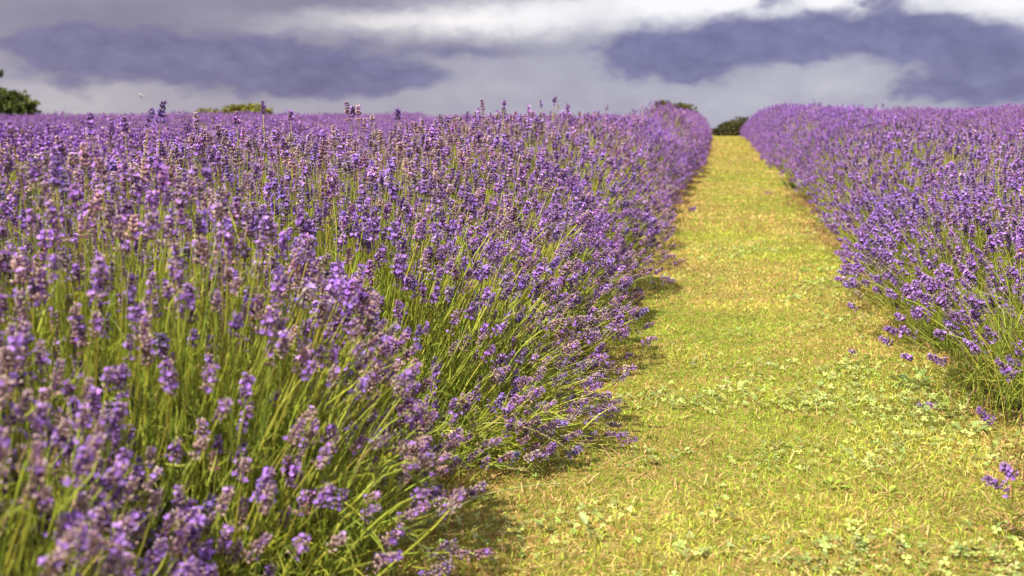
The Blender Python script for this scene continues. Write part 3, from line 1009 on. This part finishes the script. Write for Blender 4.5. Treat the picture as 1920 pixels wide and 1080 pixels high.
def fallen(x, y, ang, label, f, n=2, sc=1.0):
    root = empty('fallen_sprig', (x, y, float(g(y)) + 0.015), label, 'lavender sprig', 'cut lavender sprigs lying on the path grass')
    r = np.random.default_rng(int(1000 * abs(x) + y))
    d0 = np.array([math.cos(ang), math.sin(ang), 0.08])
    P = np.array([[-d0 * 0.11 * sc, -d0 * 0.06 * sc + [0, 0, 0.006], -d0 * 0.02 * sc, d0 * 0.0]])
    MB().add(*tubes(bezier(P[:, 0], P[:, 1], P[:, 2], P[:, 3], 6), np.full(6, 0.0015), np.full((1, 6, 3), 1.0) * STEM)).build('stem', M_STALK, root)
    for i in range(n):
        d = d0 + r.normal(0, 0.25, 3) * [1, 1, 0.3]
        M = frame_to(d[None], np.array([r.uniform(0, 6)]), np.array([sc * r.uniform(0.85, 1.1)]))[0]
        h = bpy.data.objects.new('flower_head', head_mesh(0, f, i))
        COL.objects.link(h)
        h.parent = root
        h.matrix_local = mat_euler(np.vstack([np.column_stack([M, d0 * 0.012 * i]), [0, 0, 0, 1]]))


fallen(-0.44, 5.80, 1.9, 'dark sprig standing in the grass off the fourth bush on the left', 4, 1, 0.9)
fallen(-0.40, 6.75, 0.5, 'small dark sprig farthest along the left edge of the grass', 3, 1, 0.9)
fallen(0.50, 4.15, 2.6, 'tiny round purple head lying alone on the bright grass', 2, 1, 0.75)
fallen(0.60, 3.38, 0.2, 'bright violet double sprig at the edge of the dry litter', 0, 2, 1.0)
fallen(0.40, 14.3, 0.2, 'far blurred sprig lying on the narrow end of the path', 2, 2, 1.4)


# ------------------------------------------------------------------ insects
def ellipsoid(c, rad, col, rot=None, nu=14, nv=9, bands=None):
    U, V = np.meshgrid(np.linspace(0, 2 * math.pi, nu, endpoint=False), np.linspace(-math.pi / 2, math.pi / 2, nv))
    X = np.stack([np.cos(U) * np.cos(V) * rad[1], np.sin(U) * np.cos(V) * rad[2], np.sin(V) * rad[0]], -1).reshape(-1, 3)
    X = X[:, [2, 0, 1]]
    cc = np.tile(np.array(col, float), (len(X), 1))
    if bands is not None:
        s = (np.floor((X[:, 0] / rad[0] + 1) * 2.6) % 2) > 0.5
        cc[s] = bands
    if rot is not None:
        X = X @ rot.T
    ii = np.arange(nv - 1)[:, None] * nu + np.arange(nu)[None]
    jj = np.arange(nv - 1)[:, None] * nu + (np.arange(nu)[None] + 1) % nu
    F = np.concatenate([np.stack([ii, jj, jj + nu], -1).reshape(-1, 3), np.stack([ii, jj + nu, ii + nu], -1).reshape(-1, 3)])
    return X + np.array(c), F, cc


def insect(name, loc, label, cat, s, body, band, wing, rotz, pitch):
    root = empty(name, loc, label, cat)
    root.rotation_euler = (0, pitch, rotz)
    mb = MB()
    mb.add(*ellipsoid((-0.55 * s, 0, 0), (0.62 * s, 0.32 * s, 0.30 * s), body, bands=band))
    mb.add(*ellipsoid((0.18 * s, 0, 0.05 * s), (0.32 * s, 0.30 * s, 0.29 * s), np.array(body) * 0.75))
    mb.add(*ellipsoid((0.55 * s, 0, 0), (0.16 * s, 0.20 * s, 0.18 * s), np.array(band)))
    legs = []
    for sy in (-1, 1):
        for k in (-0.05, 0.15, 0.32):
            legs.append([[k * s, sy * 0.2 * s, -0.1 * s], [k * s, sy * 0.5 * s, -0.05 * s], [k * s - 0.08 * s, sy * 0.58 * s, -0.5 * s]])
        legs.append([[0.66 * s, sy * 0.06 * s, 0.06 * s], [0.85 * s, sy * 0.14 * s, 0.16 * s], [1.02 * s, sy * 0.24 * s, 0.05 * s]])
    legs = np.array(legs)
    mb.add(*tubes(legs, np.full(3, 0.03 * s), np.full((len(legs), 3, 3), 0.02)))
    mb.build('body', M_BEE, root)
    for sy in (-1, 1):
        w = MB()
        leaf_blade(w, (0.2 * s, sy * 0.15 * s, 0.28 * s), (-0.55, sy * 0.75, 0.35), 1.15 * s, 0.48 * s, np.array(wing), 0.05)
        leaf_blade(w, (0.0, sy * 0.15 * s, 0.26 * s), (-0.9, sy * 0.5, 0.2), 0.8 * s, 0.36 * s, np.array(wing) * 0.95, 0.05)
        w.build('wing', M_WING, root)


insect('bee', (0.790, 3.06, 0.565), 'orange brown bee feeding on a bright violet spike right of the path', 'bee', 0.0105, (0.42, 0.17, 0.02), (0.05, 0.025, 0.01), (0.5, 0.4, 0.25), 2.4, -0.5)
insect('butterfly', (-1.841, 2.90, 1.006), 'tiny pale winged insect hovering above the tallest lavender spikes', 'insect', 0.008, (0.55, 0.50, 0.45), (0.35, 0.3, 0.28), (0.85, 0.80, 0.76), 0.4, 1.2)


# ------------------------------------------------------------------ trees and hedges behind the field
def foliage_cloud(r, lobes, n, size, cols):
    """leaf-sized faces spread through a crown's lobes: (centre, radii)"""
    mb = MB()
    wts = np.array([l[1][0] * l[1][1] * l[1][2] for l in lobes]) ** 0.75
    wts /= wts.sum()
    which = r.choice(len(lobes), n, p=wts)
    C = np.array([l[0] for l in lobes], float)[which]
    Rr = np.array([l[1] for l in lobes], float)[which]
    d = norm(r.normal(size=(n, 3)))
    k = r.uniform(0.35, 1.0, n) ** 0.5 * (1 + 0.16 * np.sin(d[:, 0] * 7 + which) * np.sin(d[:, 1] * 6 + 2 * which) + 0.14 * np.sin(d[:, 2] * 9 + which * 3))
    Pp = C + d * Rr * k[:, None]
    ln = size * r.uniform(0.6, 1.4, n)[:, None]
    dd = norm(d * 0.5 + r.normal(0, 0.7, (n, 3)))
    P = np.stack([Pp - dd * ln * 0.5, Pp, Pp + dd * ln * 0.5], 1)
    w = np.array([[0.25, 1.0, 0.1]]) * ln * 0.65
    q = r.random((n, 1))
    c = np.array(cols[0]) * (1 - q) + np.array(cols[1]) * q
    c = c * r.uniform(0.7, 1.3, (n, 1)) * (0.8 + 0.4 * r.random(len(lobes))[which])[:, None]
    mb.add(*ribbons(P, w, norm(np.cross(dd, r.normal(size=(n, 3)))), np.repeat(c[:, None], 3, 1)))
    return mb


def tree(name, loc, label, cat, lobes, n, size, cols, trunk, limbs=(), seed=0, group=None):
    r = np.random.default_rng(seed)
    root = empty(name, loc, label, cat, group)
    tb = MB()
    h, rad = trunk
    P = np.array([[0, 0, -0.2], [0.02 * h, 0, h * 0.35], [-0.02 * h, 0.02 * h, h * 0.7], [0, 0, h]])
    C = bezier(P[0:1], P[1:2], P[2:3], P[3:4], 10)
    tb.add(*tubes(C, np.linspace(rad, rad * 0.25, 10), np.full((1, 10, 3), 1.0) * np.array([0.11, 0.085, 0.06]), 9))
    for c, rr in lobes:
        c = np.array(c, float)
        z0 = np.clip(c[2] * 0.7, h * 0.12, h * 0.9)
        s = np.array([0, 0, z0])
        Lm = bezier(s[None], (s + (c - s) * 0.4 + [0, 0, 0.1 * h])[None], (s + (c - s) * 0.7)[None], c[None], 7)
        tb.add(*tubes(Lm, np.linspace(rad * 0.4, rad * 0.08, 7), np.full((1, 7, 3), 1.0) * np.array([0.11, 0.085, 0.06]), 6))
    tb.build('trunk', M_BARK, root)
    foliage_cloud(r, lobes, n, size, cols).build('crown', M_TREE, root)


def at(pxy, Y):
    """a far point from its bearing and height angle (degrees) and its distance along the path"""
    a, e = R(pxy[0]), R(pxy[1])
    return np.array([math.tan(a) * Y, Y, CAM[2] + Y / math.cos(a) * math.tan(e)])


Yt = 52.0
c0 = at((-39.1, 1.5), Yt)
gz = float(g(Yt))
tree('bush', (c0[0], Yt, gz), 'dark green bush at the left edge behind the far lavender', 'bush',
     [((-1.6, 0, 1.5), (1.5, 1.3, 1.2)), ((0.0, 0, 1.95), (1.25, 1.1, 0.85)), ((1.15, 0.2, 1.75), (0.95, 0.9, 0.75)), ((0.5, -0.2, 1.2), (1.6, 1.0, 0.9)), ((1.75, 0.1, 1.25), (0.7, 0.7, 0.5)), ((-0.4, 0.3, 2.45), (0.6, 0.5, 0.4)), ((-2.8, 0.3, 1.7), (1.3, 1.2, 1.2))],
     9000, 0.20, ((0.035, 0.055, 0.012), (0.10, 0.12, 0.025)), (1.4, 0.16), seed=3)
c1 = at((-41.05, 3.0), Yt + 2)
tree('tree', (c1[0], Yt + 2, gz), 'tall dark tree mostly out of view at the left edge, two bough ends showing', 'tree',
     [((2.5, 0, 3.75), (0.8, 0.8, 0.45)), ((1.2, 0.2, 4.1), (1.2, 1.1, 0.7)), ((2.1, 0, 5.4), (0.6, 0.5, 0.4)), ((0, 0, 5.4), (1.5, 1.4, 1.2)), ((0.2, 0, 6.9), (1.2, 1.2, 1.0)), ((-1.6, 0, 4.4), (1.6, 1.4, 1.1)), ((-0.6, 0, 3.4), (1.3, 1.3, 0.7))],
     9000, 0.20, ((0.035, 0.05, 0.014), (0.09, 0.10, 0.03)), (7.2, 0.24), seed=4)
c2 = at((-27.7, 0.9), 56)
tree('hedge', (c2[0], 56, float(g(56))), 'low olive green hedge on the skyline behind the left lavender', 'hedge',
     [((-2.0, 0, 1.12), (0.75, 0.7, 0.45)), ((-1.15, 0, 1.10), (0.8, 0.7, 0.50)), ((-0.3, 0, 1.22), (0.7, 0.7, 0.48)), ((0.45, 0, 1.40), (0.8, 0.8, 0.5)), ((1.3, 0, 1.38), (0.7, 0.8, 0.48)), ((1.95, 0, 1.30), (0.5, 0.6, 0.40)), ((-1, 0, 0.8), (1.6, 0.7, 0.6)), ((1, 0, 0.8), (1.4, 0.7, 0.7))],
     8000, 0.16, ((0.11, 0.12, 0.02), (0.22, 0.20, 0.035)), (1.0, 0.1), seed=5)
c3 = at((-3.25, 1.0), 66)
tree('shrub', (c3[0], 62, float(g(62))), 'brownish green shrub peeping over the far hump of the left row', 'shrub',
     [((-0.65, 0, 1.42), (0.7, 0.7, 0.65)), ((0.35, 0, 1.48), (0.75, 0.7, 0.55)), ((1.0, 0, 1.1), (0.6, 0.6, 0.5)), ((0, 0, 0.8), (1.2, 0.8, 0.8))],
     5000, 0.16, ((0.07, 0.07, 0.02), (0.15, 0.13, 0.045)), (1.4, 0.1), seed=6)
c4 = at((-0.45, 0.2), 58)
tree('shrub', (c4[0] - 0.05, 58, float(g(58))), 'dark shrub closing the far end of the grass path', 'shrub',
     [((-0.2, 0, 0.30), (0.5, 0.6, 0.34)), ((0.25, 0, 0.50), (0.5, 0.6, 0.42)), ((0.8, 0, 0.48), (0.6, 0.6, 0.5)), ((0.2, 0, 0.2), (1.2, 0.6, 0.3))],
     5000, 0.13, ((0.05, 0.055, 0.02), (0.12, 0.11, 0.045)), (0.8, 0.08), seed=7)
